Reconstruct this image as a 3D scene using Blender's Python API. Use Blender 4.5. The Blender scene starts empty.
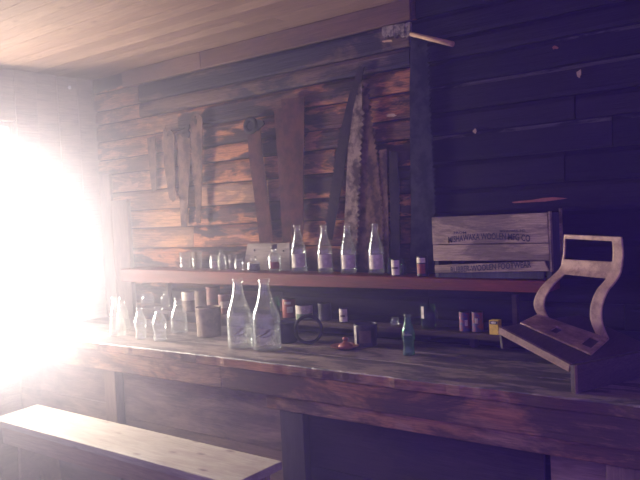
import bpy, bmesh, math, random
from mathutils import Vector, Matrix, noise
random.seed(7)
SC = bpy.context.scene
COL = SC.collection
PI = math.pi

# ------------------------------------------------------------------ camera
# World: x runs along the back wall, y towards it (its face is y = 0), z up.
a1 = Vector((-930.0, 20.0)); a2 = Vector((530.0, -53.0))
F = math.sqrt(-(a1.dot(a2)))
RX = -Vector((a1.x, a1.y, F)).normalized()
RY = Vector((a2.x, a2.y, F)).normalized()
RZ = RX.cross(RY).normalized()
def to_world(v): return Vector((RX.dot(v), RY.dot(v), RZ.dot(v)))
CAM = Vector((0.0, -2.7855, 1.45))
CT = 0.85                                        # counter top height
def ray(px, py): return to_world(Vector((px - 320.0, py - 240.0, F)))
def onY(px, py, y=0.0):
    r = ray(px, py); return CAM + r * ((y - CAM.y) / r.y)
def onZ(px, py, z):
    r = ray(px, py); return CAM + r * ((z - CAM.z) / r.z)
def onPl(px, py, p0, n):
    r = ray(px, py); return CAM + r * ((p0 - CAM).dot(n) / r.dot(n))
cd = bpy.data.cameras.new('camera'); cam = bpy.data.objects.new('camera', cd); COL.objects.link(cam)
r_ = to_world(Vector((1, 0, 0))); u_ = to_world(Vector((0, -1, 0))); b_ = to_world(Vector((0, 0, -1)))
cam.matrix_world = Matrix(((r_.x, u_.x, b_.x, CAM.x), (r_.y, u_.y, b_.y, CAM.y), (r_.z, u_.z, b_.z, CAM.z), (0, 0, 0, 1)))
cd.sensor_width = 36.0; cd.lens = F * 36.0 / 640.0; cd.clip_start = 0.02
SC.camera = cam

# ------------------------------------------------------------------ materials
def new_mat(name):
    m = bpy.data.materials.new(name); m.use_nodes = True
    nt = m.node_tree; nt.nodes.clear()
    out = nt.nodes.new('ShaderNodeOutputMaterial')
    return m, nt, out
def N(nt, t, **kw):
    n = nt.nodes.new(t)
    for k, v in kw.items():
        if hasattr(n, k): setattr(n, k, v)
        else: n.inputs[k.replace('_', ' ')].default_value = v
    return n
def ramp(nt, stops):
    r = nt.nodes.new('ShaderNodeValToRGB'); e = r.color_ramp.elements
    while len(e) < len(stops): e.new(0.5)
    for i, (p, c) in enumerate(stops):
        e[i].position = p; e[i].color = (c[0], c[1], c[2], 1)
    return r
def mixc(nt, a, b, fac, mode='MIX'):
    m = nt.nodes.new('ShaderNodeMix'); m.data_type = 'RGBA'; m.blend_type = mode
    for s, v in ((6, a), (7, b)):
        if hasattr(v, 'links'): nt.links.new(v, m.inputs[s])
        else: m.inputs[s].default_value = (v[0], v[1], v[2], 1)
    if hasattr(fac, 'links'): nt.links.new(fac, m.inputs[0])
    else: m.inputs[0].default_value = fac
    return m.outputs[2]
def wood(name, cols, axis='X', stain=(0.03, 0.022, 0.03), stain_amt=0.5, stain_scale=2.2, rough=0.75, grain=1.0, patch=None, patch_amt=0.5, knots=0.0, bump=0.4, spec=0.15, sharp=0.0, cover=0.0):
    """Weathered boards: a tone per board, long grain, blotches that keep their own shape, knots."""
    m, nt, out = new_mat(name); L = nt.links.new
    tc = N(nt, 'ShaderNodeTexCoord'); geo = N(nt, 'ShaderNodeNewGeometry')
    isl = geo.outputs['Random Per Island']
    off = N(nt, 'ShaderNodeMath', operation='MULTIPLY'); L(isl, off.inputs[0]); off.inputs[1].default_value = 37.0
    addv = N(nt, 'ShaderNodeVectorMath', operation='ADD'); cmb = N(nt, 'ShaderNodeCombineXYZ')
    for k in range(3): L(off.outputs[0], cmb.inputs[k])
    L(tc.outputs['Object'], addv.inputs[0]); L(cmb.outputs[0], addv.inputs[1])
    sc = {'X': (1.3, 26, 26), 'Y': (26, 1.3, 26), 'Z': (26, 26, 1.3)}[axis]
    mp = N(nt, 'ShaderNodeMapping'); mp.inputs['Scale'].default_value = tuple(s * grain for s in sc); L(addv.outputs[0], mp.inputs[0])
    g1 = N(nt, 'ShaderNodeTexNoise', Scale=2.2, Detail=6.0, Roughness=0.65, Distortion=0.6); L(mp.outputs[0], g1.inputs['Vector'])
    g2 = N(nt, 'ShaderNodeTexNoise', Scale=7.0, Detail=4.0, Roughness=0.7); L(mp.outputs[0], g2.inputs['Vector'])
    bl = {'X': (1, 3.2, 3.2), 'Y': (3.2, 1, 3.2), 'Z': (3.2, 3.2, 1)}[axis]
    mp2 = N(nt, 'ShaderNodeMapping'); mp2.inputs['Scale'].default_value = bl; L(addv.outputs[0], mp2.inputs[0])
    st = N(nt, 'ShaderNodeTexNoise', Scale=stain_scale, Detail=7.0, Roughness=0.68, Distortion=0.4); L(mp2.outputs[0], st.inputs['Vector'])
    cr = ramp(nt, [(i / max(1, len(cols) - 1), c) for i, c in enumerate(cols)])
    tone = N(nt, 'ShaderNodeMath', operation='MULTIPLY_ADD'); L(g1.outputs[0], tone.inputs[0]); tone.inputs[1].default_value = 0.9
    t2 = N(nt, 'ShaderNodeMath', operation='MULTIPLY_ADD'); L(isl, t2.inputs[0]); t2.inputs[1].default_value = 0.75; t2.inputs[2].default_value = -0.33
    L(t2.outputs[0], tone.inputs[2]); L(tone.outputs[0], cr.inputs[0])
    dk = ramp(nt, [(0.30, (0.62 - 0.22 * sharp,) * 3), (0.62, (1.06 + 0.25 * sharp,) * 3)]); L(g2.outputs[0], dk.inputs[0])
    c = mixc(nt, cr.outputs[0], dk.outputs[0], 0.8, 'MULTIPLY')
    if patch:
        pn = N(nt, 'ShaderNodeTexNoise', Scale=stain_scale * 1.25, Detail=5.0, Roughness=0.6); 
        mp3 = N(nt, 'ShaderNodeMapping'); mp3.inputs['Location'].default_value = (5.3, 1.7, 8.1); mp3.inputs['Scale'].default_value = bl
        L(addv.outputs[0], mp3.inputs[0]); L(mp3.outputs[0], pn.inputs['Vector'])
        pr = ramp(nt, [(0.5, (0,) * 3), (0.60 - 0.05 * sharp, (patch_amt,) * 3)]); L(pn.outputs[0], pr.inputs[0])
        c = mixc(nt, c, mixc(nt, patch, dk.outputs[0], 0.9, 'MULTIPLY'), pr.outputs[0])
    sr = ramp(nt, [(0.44 + 0.03 * sharp - cover, (0,) * 3), (0.62 - 0.09 * sharp - cover, (stain_amt,) * 3)]); L(st.outputs[0], sr.inputs[0])
    c = mixc(nt, c, stain, sr.outputs[0])
    if knots:
        mp4 = N(nt, 'ShaderNodeMapping'); mp4.inputs['Scale'].default_value = {'X': (3.2, 8, 8), 'Y': (8, 3.2, 8), 'Z': (8, 8, 3.2)}[axis]; L(addv.outputs[0], mp4.inputs[0])
        vo = N(nt, 'ShaderNodeTexVoronoi', Scale=1.6); L(mp4.outputs[0], vo.inputs['Vector'])
        kr = ramp(nt, [(0.05, (knots,) * 3), (0.17, (0,) * 3)]); L(vo.outputs['Distance'], kr.inputs[0])
        c = mixc(nt, c, (0.09, 0.045, 0.03), kr.outputs[0])
    bs = N(nt, 'ShaderNodeBsdfPrincipled'); L(c, bs.inputs['Base Color']); bs.inputs['Roughness'].default_value = rough
    bs.inputs['Specular IOR Level'].default_value = spec
    hs = N(nt, 'ShaderNodeMath', operation='ADD'); L(g1.outputs[0], hs.inputs[0]); L(g2.outputs[0], hs.inputs[1])
    bp = N(nt, 'ShaderNodeBump'); bp.inputs['Strength'].default_value = bump; bp.inputs['Distance'].default_value = 0.006
    L(hs.outputs[0], bp.inputs['Height']); L(bp.outputs[0], bs.inputs['Normal'])
    L(bs.outputs[0], out.inputs[0]); return m
def plain(name, col, rough=0.6, metal=0.0, mottle=0.25, col2=None, scale=30.0, bump=0.15, spec=0.5):
    m, nt, out = new_mat(name); L = nt.links.new
    tc = N(nt, 'ShaderNodeTexCoord'); nz = N(nt, 'ShaderNodeTexNoise', Scale=scale, Detail=6.0, Roughness=0.65); L(tc.outputs['Object'], nz.inputs['Vector'])
    c2 = col2 or tuple(x * (1 - mottle) for x in col)
    r = ramp(nt, [(0.42, c2), (0.58, col)]); L(nz.outputs[0], r.inputs[0])
    bs = N(nt, 'ShaderNodeBsdfPrincipled'); L(r.outputs[0], bs.inputs['Base Color'])
    bs.inputs['Roughness'].default_value = rough; bs.inputs['Metallic'].default_value = metal; bs.inputs['Specular IOR Level'].default_value = spec
    bp = N(nt, 'ShaderNodeBump'); bp.inputs['Strength'].default_value = bump; bp.inputs['Distance'].default_value = 0.003
    L(nz.outputs[0], bp.inputs['Height']); L(bp.outputs[0], bs.inputs['Normal'])
    L(bs.outputs[0], out.inputs[0]); return m
def glass(name, tint, dust=0.10, refl=0.75, rough=0.06):
    """Thin-walled bottle glass: mostly clear, mirror-like towards grazing angles, a little dust."""
    m, nt, out = new_mat(name); L = nt.links.new
    tr = N(nt, 'ShaderNodeBsdfTransparent'); tr.inputs[0].default_value = (*tint, 1)
    gl = N(nt, 'ShaderNodeBsdfGlossy'); gl.inputs['Color'].default_value = (0.95, 0.97, 1, 1); gl.inputs['Roughness'].default_value = rough
    df = N(nt, 'ShaderNodeBsdfDiffuse'); df.inputs[0].default_value = (0.75, 0.75, 0.74, 1)
    tl = N(nt, 'ShaderNodeBsdfTranslucent'); tl.inputs[0].default_value = (0.8, 0.8, 0.78, 1)
    du = N(nt, 'ShaderNodeMixShader'); du.inputs[0].default_value = 0.5; L(df.outputs[0], du.inputs[1]); L(tl.outputs[0], du.inputs[2])
    fr = N(nt, 'ShaderNodeLayerWeight'); fr.inputs[0].default_value = 0.5
    pw = N(nt, 'ShaderNodeMath', operation='POWER'); L(fr.outputs['Facing'], pw.inputs[0]); pw.inputs[1].default_value = 2.4
    mr = N(nt, 'ShaderNodeMath', operation='MULTIPLY_ADD'); L(pw.outputs[0], mr.inputs[0]); mr.inputs[1].default_value = refl; mr.inputs[2].default_value = 0.04
    m1 = N(nt, 'ShaderNodeMixShader'); L(mr.outputs[0], m1.inputs[0]); L(tr.outputs[0], m1.inputs[1]); L(gl.outputs[0], m1.inputs[2])
    tc = N(nt, 'ShaderNodeTexCoord'); nz = N(nt, 'ShaderNodeTexNoise', Scale=28.0, Detail=5.0); L(tc.outputs['Object'], nz.inputs['Vector'])
    dr = ramp(nt, [(0.35, (dust * 0.3,) * 3), (0.65, (dust * 1.7,) * 3)]); L(nz.outputs[0], dr.inputs[0])
    m2 = N(nt, 'ShaderNodeMixShader'); L(dr.outputs[0], m2.inputs[0]); L(m1.outputs[0], m2.inputs[1]); L(du.outputs[0], m2.inputs[2])
    L(m2.outputs[0], out.inputs[0]); return m

M = {}
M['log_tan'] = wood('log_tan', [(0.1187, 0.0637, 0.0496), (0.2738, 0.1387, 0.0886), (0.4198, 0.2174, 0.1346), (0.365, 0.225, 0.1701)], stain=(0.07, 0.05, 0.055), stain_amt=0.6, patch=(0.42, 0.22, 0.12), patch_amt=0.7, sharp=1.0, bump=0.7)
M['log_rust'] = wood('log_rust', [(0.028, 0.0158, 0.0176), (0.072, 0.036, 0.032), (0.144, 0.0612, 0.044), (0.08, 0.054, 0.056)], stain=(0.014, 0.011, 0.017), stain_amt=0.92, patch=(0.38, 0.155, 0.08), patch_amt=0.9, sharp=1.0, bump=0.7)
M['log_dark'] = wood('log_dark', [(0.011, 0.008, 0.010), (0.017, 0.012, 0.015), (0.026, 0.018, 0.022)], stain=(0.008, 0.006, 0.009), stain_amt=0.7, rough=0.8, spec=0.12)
M['log_band'] = wood('log_band', [(0.06, 0.0415, 0.0395), (0.132, 0.0829, 0.0691), (0.198, 0.1348, 0.1135)], stain=(0.02, 0.017, 0.026), stain_amt=0.95, stain_scale=1.6, sharp=1.0, bump=0.7, cover=0.03)
M['lit_edge'] = wood('lit_edge', [(0.02, 0.017, 0.022), (0.10, 0.09, 0.10), (0.16, 0.145, 0.15)], stain=(0.012, 0.009, 0.012), stain_amt=0.9, sharp=1.0)  # pale colour standing for light caught along the board edges
M['trim_wood'] = wood('trim_wood', [(0.1054, 0.06, 0.0495), (0.1736, 0.099, 0.0759), (0.2232, 0.138, 0.1122)], stain=(0.06, 0.045, 0.05), stain_amt=0.55)
M['ceiling_wood'] = wood('ceiling_wood', [(0.1496, 0.0903, 0.0713), (0.2094, 0.1294, 0.1004), (0.2513, 0.1656, 0.1296)], stain=(0.15, 0.095, 0.07), stain_amt=0.5, stain_scale=4.5, knots=0.75, rough=0.7, bump=0.3, sharp=0.35, grain=0.8)
M['floor_wood'] = wood('floor_wood', [(0.2, 0.14, 0.11), (0.34, 0.25, 0.2)], axis='Y')
M['bench_wood'] = wood('bench_wood', [(0.2601, 0.2031, 0.1734), (0.3519, 0.3003, 0.2652), (0.4284, 0.3798, 0.3468)], stain=(0.16, 0.10, 0.09), stain_amt=0.45, knots=0.8, rough=0.55)
M['bench_side'] = wood('bench_side', [(0.28, 0.18, 0.13), (0.38, 0.26, 0.19)], stain_amt=0.3)
M['counter_top'] = wood('counter_top', [(0.1311, 0.0992, 0.097), (0.236, 0.1803, 0.1697), (0.3496, 0.2795, 0.2522)], stain=(0.05, 0.042, 0.05), stain_amt=0.8, rough=0.5, knots=0.3, spec=0.45, sharp=1.0, stain_scale=3.2)
M['fascia'] = wood('fascia', [(0.15, 0.085, 0.06), (0.27, 0.155, 0.11), (0.36, 0.23, 0.165)], stain=(0.045, 0.03, 0.035), stain_amt=0.75, knots=0.5, patch=(0.36, 0.16, 0.085), patch_amt=0.6, sharp=0.7)
M['panel'] = wood('panel', [(0.156, 0.1024, 0.0871), (0.2535, 0.1706, 0.1435), (0.3217, 0.2291, 0.1947)], stain=(0.05, 0.038, 0.045), stain_amt=0.7, knots=0.3)
M['panel_shaded'] = wood('panel_shaded', [(0.03, 0.022, 0.03), (0.07, 0.05, 0.052)], stain=(0.02, 0.016, 0.022), stain_amt=0.6)  # darker copy of the panel, shade put into its colour
M['post_dark'] = wood('post_dark', [(0.035, 0.028, 0.04), (0.09, 0.07, 0.08)], axis='Z')
M['post_tan'] = wood('post_tan', [(0.16, 0.104, 0.085), (0.288, 0.2, 0.1615)], axis='Z', stain_amt=0.4)
M['shelf_red'] = wood('shelf_red', [(0.11, 0.022, 0.02), (0.19, 0.04, 0.034), (0.25, 0.075, 0.06)], stain=(0.05, 0.025, 0.025), stain_amt=0.5, rough=0.55)
M['shelf_grey'] = wood('shelf_grey', [(0.07, 0.045, 0.042), (0.13, 0.085, 0.075)], stain_amt=0.5)
M['crate'] = wood('crate', [(0.1644, 0.1138, 0.09), (0.3482, 0.2562, 0.1928), (0.4836, 0.3652, 0.2742)], stain=(0.05, 0.038, 0.045), stain_amt=0.6, stain_scale=3.4, knots=0.5, grain=1.4, sharp=0.5)
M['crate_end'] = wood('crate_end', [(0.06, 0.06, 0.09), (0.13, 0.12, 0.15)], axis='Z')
M['placard'] = wood('placard', [(0.22, 0.18, 0.17), (0.32, 0.26, 0.24)], stain_amt=0.25)
M['left_wall'] = wood('left_wall', [(0.2, 0.136, 0.1035), (0.304, 0.2125, 0.1575), (0.36, 0.2635, 0.2025)], axis='Y', stain_amt=0.35)
M['window_wood'] = wood('window_wood', [(0.45, 0.38, 0.32), (0.6, 0.52, 0.45)], axis='Z', stain_amt=0.1)
M['peg'] = wood('peg', [(0.42, 0.26, 0.16), (0.60, 0.38, 0.25)], stain_amt=0.1)
M['box_wood'] = wood('box_wood', [(0.04, 0.03, 0.035), (0.075, 0.055, 0.055), (0.11, 0.08, 0.075)], stain_amt=0.5, axis='Y', rough=0.5)
M['box_edge'] = wood('box_edge', [(0.22, 0.14, 0.11), (0.32, 0.21, 0.17)], stain_amt=0.3, axis='Y')
M['saw_steel'] = plain('saw_steel', (0.15, 0.085, 0.068), 0.8, 0.0, col2=(0.035, 0.02, 0.02), scale=16, bump=0.3, spec=0.05)
M['saw_rust'] = plain('saw_rust', (0.085, 0.032, 0.028), 0.85, 0.0, col2=(0.03, 0.012, 0.013), scale=15, bump=0.35, spec=0.05)
M['saw_blue'] = plain('saw_blue', (0.038, 0.036, 0.05), 0.7, 0.0, col2=(0.012, 0.011, 0.018), scale=16, bump=0.3, spec=0.05)
M['saw_dark'] = plain('saw_dark', (0.032, 0.023, 0.026), 0.75, 0.0, col2=(0.014, 0.011, 0.014), scale=19, bump=0.3, spec=0.05)
M['saw_pale'] = plain('saw_pale', (0.26, 0.19, 0.165), 0.75, 0.0, col2=(0.05, 0.033, 0.03), scale=16, bump=0.35, spec=0.05)
M['black_iron'] = plain('black_iron', (0.012, 0.011, 0.014), 0.6, 0.0, scale=40, spec=0.06)
M['handle_wood'] = plain('handle_wood', (0.2, 0.12, 0.085), 0.6, 0, scale=25)
M['cast_iron'] = plain('cast_iron', (0.46, 0.30, 0.235), 0.55, 0.25, col2=(0.25, 0.15, 0.12), scale=16, bump=0.4)
M['tin_rust'] = plain('tin_rust', (0.2, 0.135, 0.11), 0.6, 0.4, col2=(0.09, 0.055, 0.045), scale=22, bump=0.3)
M['tin_dark'] = plain('tin_dark', (0.06, 0.05, 0.06), 0.45, 0.5, col2=(0.03, 0.026, 0.034), scale=24)
M['tin_pale'] = plain('tin_pale', (0.42, 0.34, 0.30), 0.5, 0.3, col2=(0.25, 0.18, 0.155), scale=22)
M['tin_red'] = plain('tin_red', (0.20, 0.06, 0.05), 0.5, 0.1, col2=(0.12, 0.035, 0.032), scale=26)
M['label_white'] = plain('label_white', (0.70, 0.62, 0.55), 0.7, 0, col2=(0.5, 0.42, 0.37), scale=40, bump=0.05)
M['label_red'] = plain('label_red', (0.28, 0.05, 0.045), 0.6, 0, scale=40)
M['label_blue'] = plain('label_blue', (0.04, 0.05, 0.16), 0.6, 0, col2=(0.20, 0.03, 0.05), scale=60)
M['label_green'] = plain('label_green', (0.16, 0.24, 0.15), 0.6, 0, scale=40)
M['label_brown'] = plain('label_brown', (0.12, 0.07, 0.05), 0.6, 0, scale=40)
M['yellow_card'] = plain('yellow_card', (0.85, 0.58, 0.06), 0.6, 0, col2=(0.7, 0.45, 0.04), scale=30, bump=0.05)
M['ink'] = plain('ink', (0.035, 0.03, 0.045), 0.7, 0, mottle=0.3, scale=60, bump=0.0)
M['ink_liquid'] = plain('ink_liquid', (0.012, 0.011, 0.02), 0.2, 0)
M['copper'] = plain('copper', (0.48, 0.18, 0.13), 0.4, 0.4, col2=(0.30, 0.10, 0.08), scale=30)
M['cork'] = plain('cork', (0.10, 0.06, 0.045), 0.7)
M['porcelain'] = plain('porcelain', (0.85, 0.84, 0.8), 0.2)
M['chip'] = plain('chip', (0.42, 0.28, 0.23), 0.8, 0)
M['chip_red'] = plain('chip_red', (0.32, 0.10, 0.08), 0.8, 0)
M['moss'] = plain('bark', (0.28, 0.22, 0.2), 0.9, 0, col2=(0.05, 0.04, 0.045), scale=50, bump=0.9)
M['frost'] = glass('frosted_glass', (0.93, 0.93, 0.91), 0.22)
M['clear'] = glass('clear_glass', (0.95, 0.96, 0.96), 0.05)
M['dusty'] = glass('dusty_glass', (0.93, 0.93, 0.91), 0.08)
M['green'] = glass('green_glass', (0.55, 0.78, 0.68), 0.05)
M['pane'] = glass('pane_glass', (0.97, 0.98, 0.98), 0.01, refl=0.15, rough=0.02)

# ------------------------------------------------------------------ mesh helpers
def bm_new(): return bmesh.new()
def add_box(bm, x0, x1, y0, y1, z0, z1, mi=0, jit=0.0):
    def j(): return random.uniform(-jit, jit) if jit else 0
    vs = [bm.verts.new((x + j(), y + j(), z + j())) for z in (z0, z1) for x, y in ((x0, y0), (x1, y0), (x1, y1), (x0, y1))]
    for f in ((3, 2, 1, 0), (4, 5, 6, 7), (0, 1, 5, 4), (1, 2, 6, 5), (2, 3, 7, 6), (3, 0, 4, 7)):
        bm.faces.new([vs[i] for i in f]).material_index = mi
    return vs
def add_prism(bm, pts, d, mi=0):
    """pts: world points of a planar outline; d: Vector of the thickness."""
    d = Vector(d); n = len(pts)
    A = [bm.verts.new(p) for p in pts]; B = [bm.verts.new(Vector(p) + d) for p in pts]
    bm.faces.new(A).material_index = mi; bm.faces.new(list(reversed(B))).material_index = mi
    for i in range(n):
        bm.faces.new((A[i], B[i], B[(i + 1) % n], A[(i + 1) % n])).material_index = mi
def add_lathe(bm, prof, o, seg=24, mi=0, caps=(True, False), a0=0.0, a1=2 * PI):
    """prof: [(r, z)] from bottom up, about the vertical through o."""
    full = abs(a1 - a0 - 2 * PI) < 1e-6
    n = seg if full else seg + 1
    rings = []
    for r, z in prof:
        rings.append([bm.verts.new((o[0] + r * math.cos(a0 + (a1 - a0) * k / seg), o[1] + r * math.sin(a0 + (a1 - a0) * k / seg), o[2] + z)) for k in range(n)])
    for A, B in zip(rings, rings[1:]):
        for k in range(seg):
            k2 = (k + 1) % n
            f = bm.faces.new((A[k], A[k2], B[k2], B[k])); f.material_index = mi; f.smooth = True
    if full and caps[0]: bm.faces.new(list(reversed(rings[0]))).material_index = mi
    if full and caps[1]: bm.faces.new(rings[-1]).material_index = mi
def add_tube(bm, path, r, seg=8, mi=0, closed=False):
    path = [Vector(p) for p in path]; n = len(path); rings = []
    rs = r if isinstance(r, (list, tuple)) else [r] * n
    up = Vector((0.13, 0.21, 0.97))
    for i, p in enumerate(path):
        q0 = path[(i - 1) % n] if (closed or i > 0) else p; q1 = path[(i + 1) % n] if (closed or i < n - 1) else p
        t = (q1 - q0).normalized()
        s = t.cross(up)
        if s.length < 1e-3: s = t.cross(Vector((1, 0, 0)))
        s.normalize(); w = t.cross(s).normalized()
        rings.append([bm.verts.new(p + (s * math.cos(2 * PI * k / seg) + w * math.sin(2 * PI * k / seg)) * rs[i]) for k in range(seg)])
    m = n if closed else n - 1
    for i in range(m):
        A, B = rings[i], rings[(i + 1) % n]
        for k in range(seg):
            f = bm.faces.new((A[k], A[(k + 1) % seg], B[(k + 1) % seg], B[k])); f.smooth = True; f.material_index = mi
    if not closed:
        bm.faces.new(list(reversed(rings[0]))).material_index = mi; bm.faces.new(rings[-1]).material_index = mi
ORIG = {}
def obj(name, bm, mats, parent=None, base=None):
    bmesh.ops.recalc_face_normals(bm, faces=bm.faces)
    if parent is not None: org = ORIG[parent.name]
    else:
        lo = Vector((min(v.co.x for v in bm.verts), min(v.co.y for v in bm.verts), min(v.co.z for v in bm.verts)))
        hi = Vector((max(v.co.x for v in bm.verts), max(v.co.y for v in bm.verts), max(v.co.z for v in bm.verts)))
        org = Vector(base) if base is not None else Vector(((lo.x + hi.x) / 2, (lo.y + hi.y) / 2, lo.z))
    for v in bm.verts: v.co -= org
    me = bpy.data.meshes.new(name); bm.to_mesh(me); bm.free()
    for m in (mats if isinstance(mats, (list, tuple)) else [mats]): me.materials.append(M[m] if isinstance(m, str) else m)
    o = bpy.data.objects.new(name, me); COL.objects.link(o)
    if parent is not None: o.parent = parent
    else: o.location = org
    ORIG[o.name] = org
    return o
def tag(o, label, cat, group=None, kind=None):
    o['label'] = label; o['category'] = cat
    if group: o['group'] = group
    if kind: o['kind'] = kind
    return o
def empty(name, loc, label, cat, group=None):
    o = bpy.data.objects.new(name, None); COL.objects.link(o); o.location = loc; o.empty_display_size = 0.05
    ORIG[o.name] = Vector(loc); return tag(o, label, cat, group)
def struct(name, bm, mats, label=None):
    o = obj(name, bm, mats, base=(0, 0, 0)); o['kind'] = 'structure'
    if label: o['label'] = label
    return o
def bevel(o, w=0.003, seg=2):
    m = o.modifiers.new('bevel', 'BEVEL'); m.width = w; m.segments = seg; m.limit_method = 'ANGLE'; m.angle_limit = 0.7
    return o

# ------------------------------------------------------------------ room shell
XL, XR, ZC = -3.88, 1.3, 2.378
# back wall: hewn boards in uneven courses, each board a little proud or sunk
seams = [0.0, 0.14, 0.27, 0.40, 0.53, 0.65, 0.75, 0.852, 0.95, 1.05, 1.16, 1.29, 1.415, 1.524, 1.645, 1.765, 1.86, 1.978, 2.088, 2.175, 2.287, ZC + 0.03]
LIT_ARRIS = (2.088, 1.978, 1.765)                 # courses whose upper arris has caught light painted into its colour
bm = bm_new()
for i, (z0, z1) in enumerate(zip(seams, seams[1:])):
    x = XL - 0.05
    cuts = [x]
    while x < XR:
        x += random.uniform(0.7, 1.7); cuts.append(min(x, XR))
    if 2.16 < z1 < 2.30: cuts = [XL - 0.05, -3.44, -1.56, 0.2, XR]
    elif 1.9 < z1 < 2.2: cuts = [XL - 0.05, -3.1, -1.56, -0.1, XR]
    else:
        cuts = [c for c in cuts if abs(c + 1.52) > 0.3] + [-1.52]; cuts.sort()
    for x0, x1 in zip(cuts, cuts[1:]):
        if x1 - x0 < 0.02: continue
        mid = (x0 + x1) / 2
        if 2.16 < z1 < 2.30 and -3.44 <= x0 < -1.6: mi = 3
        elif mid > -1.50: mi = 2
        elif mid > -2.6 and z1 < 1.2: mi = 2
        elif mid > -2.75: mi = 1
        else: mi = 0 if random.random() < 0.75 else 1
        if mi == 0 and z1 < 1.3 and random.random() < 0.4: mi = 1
        nseg = max(2, int((x1 - x0) / 0.14)); g = 0.0035
        tilt = random.uniform(0.004, 0.011); sunk = random.uniform(0.002, 0.008)
        top, bot, bk = [], [], 0.05
        rows = []
        for k in range(nseg + 1):
            xx = x0 + 0.002 + (x1 - x0 - 0.004) * k / nseg
            w1 = 0.004 * noise.noise(Vector((xx * 2.1, z0 * 9, 1))) ; w2 = 0.004 * noise.noise(Vector((xx * 2.1, z1 * 9, 1)))
            zb, zt = z0 + g + w1, z1 - g + w2
            h = zt - zb; dn = 0.003 * noise.noise(Vector((xx * 5, z0 * 31, 4)))
            yy = sunk + max(-0.002, dn)
            # section: back-bottom, front-bottom, belly, chamfered upper edge, back-top
            rows.append([bm.verts.new((xx, bk, zb)), bm.verts.new((xx, yy + 0.004, zb)), bm.verts.new((xx, yy, zb + 0.012)), bm.verts.new((xx, yy + tilt * 0.5, zt - 0.016)), bm.verts.new((xx, yy + tilt + 0.006, zt)), bm.verts.new((xx, bk, zt))])
        for A, B in zip(rows, rows[1:]):
            for q in range(5):
                bm.faces.new((A[q], B[q], B[q + 1], A[q + 1])).material_index = 4 if (q == 3 and mi == 2 and z1 in LIT_ARRIS) else mi
        for R_ in (rows[0], rows[-1]): bm.faces.new(R_).material_index = mi
add_box(bm, XL - 0.1, XR, 0.03, 0.12, 0.0, ZC + 0.1, 2)
struct('wall_back', bm, ['log_tan', 'log_rust', 'log_dark', 'log_band', 'lit_edge'], 'dark weathered board wall hung with old saws')

# board under the ceiling, ends at x = -1.53
bm = bm_new()
for x0, x1 in ((-3.55, -2.86), (-2.858, -1.533)):
    add_box(bm, x0, x1, -0.022, -0.0005, 2.284, ZC - 0.001, jit=0.001)
bevel(struct('trim_1', bm, 'trim_wood', 'reddish board along the top of the back wall'))
bm = bm_new(); add_box(bm, -3.72, -3.565, -0.03, -0.0005, CT + 0.001, 1.595, jit=0.001)
bevel(struct('trim_2', bm, 'post_tan', 'upright board at the end of the shelves'))
bm = bm_new(); add_box(bm, -3.84, -3.735, -0.022, -0.0005, CT + 0.001, 1.765, jit=0.001)
bevel(struct('trim_3', bm, 'post_tan', 'narrow upright board by the window corner'))

# window wall
WY0, WY1, WZ0, WZ1 = -1.32, -0.535, 0.93, 2.078
bm = bm_new()
def vboards(y0, y1, z0, z1):
    y = y0
    while y < y1 - 1e-4:
        w = min(0.14, y1 - y); add_box(bm, XL - 0.10, XL + random.uniform(-0.004, 0.0), y + 0.001, y + w - 0.001, z0, z1); y += w
vboards(WY1, 0.03, 0.0, ZC + 0.05); vboards(-4.6, WY0, 0.0, ZC + 0.05); vboards(WY0, WY1, 0.0, WZ0); vboards(WY0, WY1, WZ1, ZC + 0.05)
add_box(bm, XL - 0.14, XL - 0.05, WY1, 0.12, 0, ZC + 0.1); add_box(bm, XL - 0.14, XL - 0.05, -4.6, WY0, 0, ZC + 0.1)
add_box(bm, XL - 0.14, XL - 0.05, WY0, WY1, 0, WZ0); add_box(bm, XL - 0.14, XL - 0.05, WY0, WY1, WZ1, ZC + 0.1)
struct('wall_left', bm, 'left_wall', 'board wall with the bright window')
bm = bm_new()
fx0, fx1 = XL - 0.12, XL - 0.03
add_box(bm, fx0, fx1, WY0 + 0.001, WY0 + 0.045, WZ0 + 0.001, WZ1 - 0.001); add_box(bm, fx0, fx1, WY1 - 0.035, WY1 - 0.001, WZ0 + 0.001, WZ1 - 0.001)
add_box(bm, fx0, fx1, WY0 + 0.045, WY1 - 0.035, WZ0 + 0.001, WZ0 + 0.05); add_box(bm, fx0, fx1, WY0 + 0.045, WY1 - 0.035, WZ1 - 0.035, WZ1 - 0.001)
ym = (WY0 + WY1) / 2
add_box(bm, fx0 + 0.03, fx1 - 0.02, ym - 0.012, ym + 0.012, WZ0 + 0.05, WZ1 - 0.035)
wf = struct('window_1', bm, 'window_wood', 'window full of glaring daylight')
bm = bm_new(); add_box(bm, fx0 + 0.035, fx0 + 0.039, WY0 + 0.04, WY1 - 0.03, WZ0 + 0.04, WZ1 - 0.03)
obj('pane', bm, 'pane', wf)

bm = bm_new()
y = 0.03; k = 0
while y > -4.2:
    x = XL - 0.02
    while x < XR:
        x1 = min(XR, x + random.uniform(1.5, 3.2)); add_box(bm, x + 0.001, x1 - 0.001, y - 0.0844, y - 0.0006, ZC + random.uniform(0, 0.0008), ZC + 0.03); x = x1
    y -= 0.085
add_box(bm, XL - 0.1, XR, -4.2, 0.1, ZC + 0.02, ZC + 0.08)
struct('ceiling', bm, 'ceiling_wood', 'pale knotty board ceiling')
bm = bm_new()
x = XL - 0.1
while x < XR:
    add_box(bm, x + 0.001, x + 0.139, -4.6, 0.1, -0.04, random.uniform(-0.003, 0)); x += 0.14
struct('floor', bm, 'floor_wood', 'plank floor under the bench')

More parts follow.
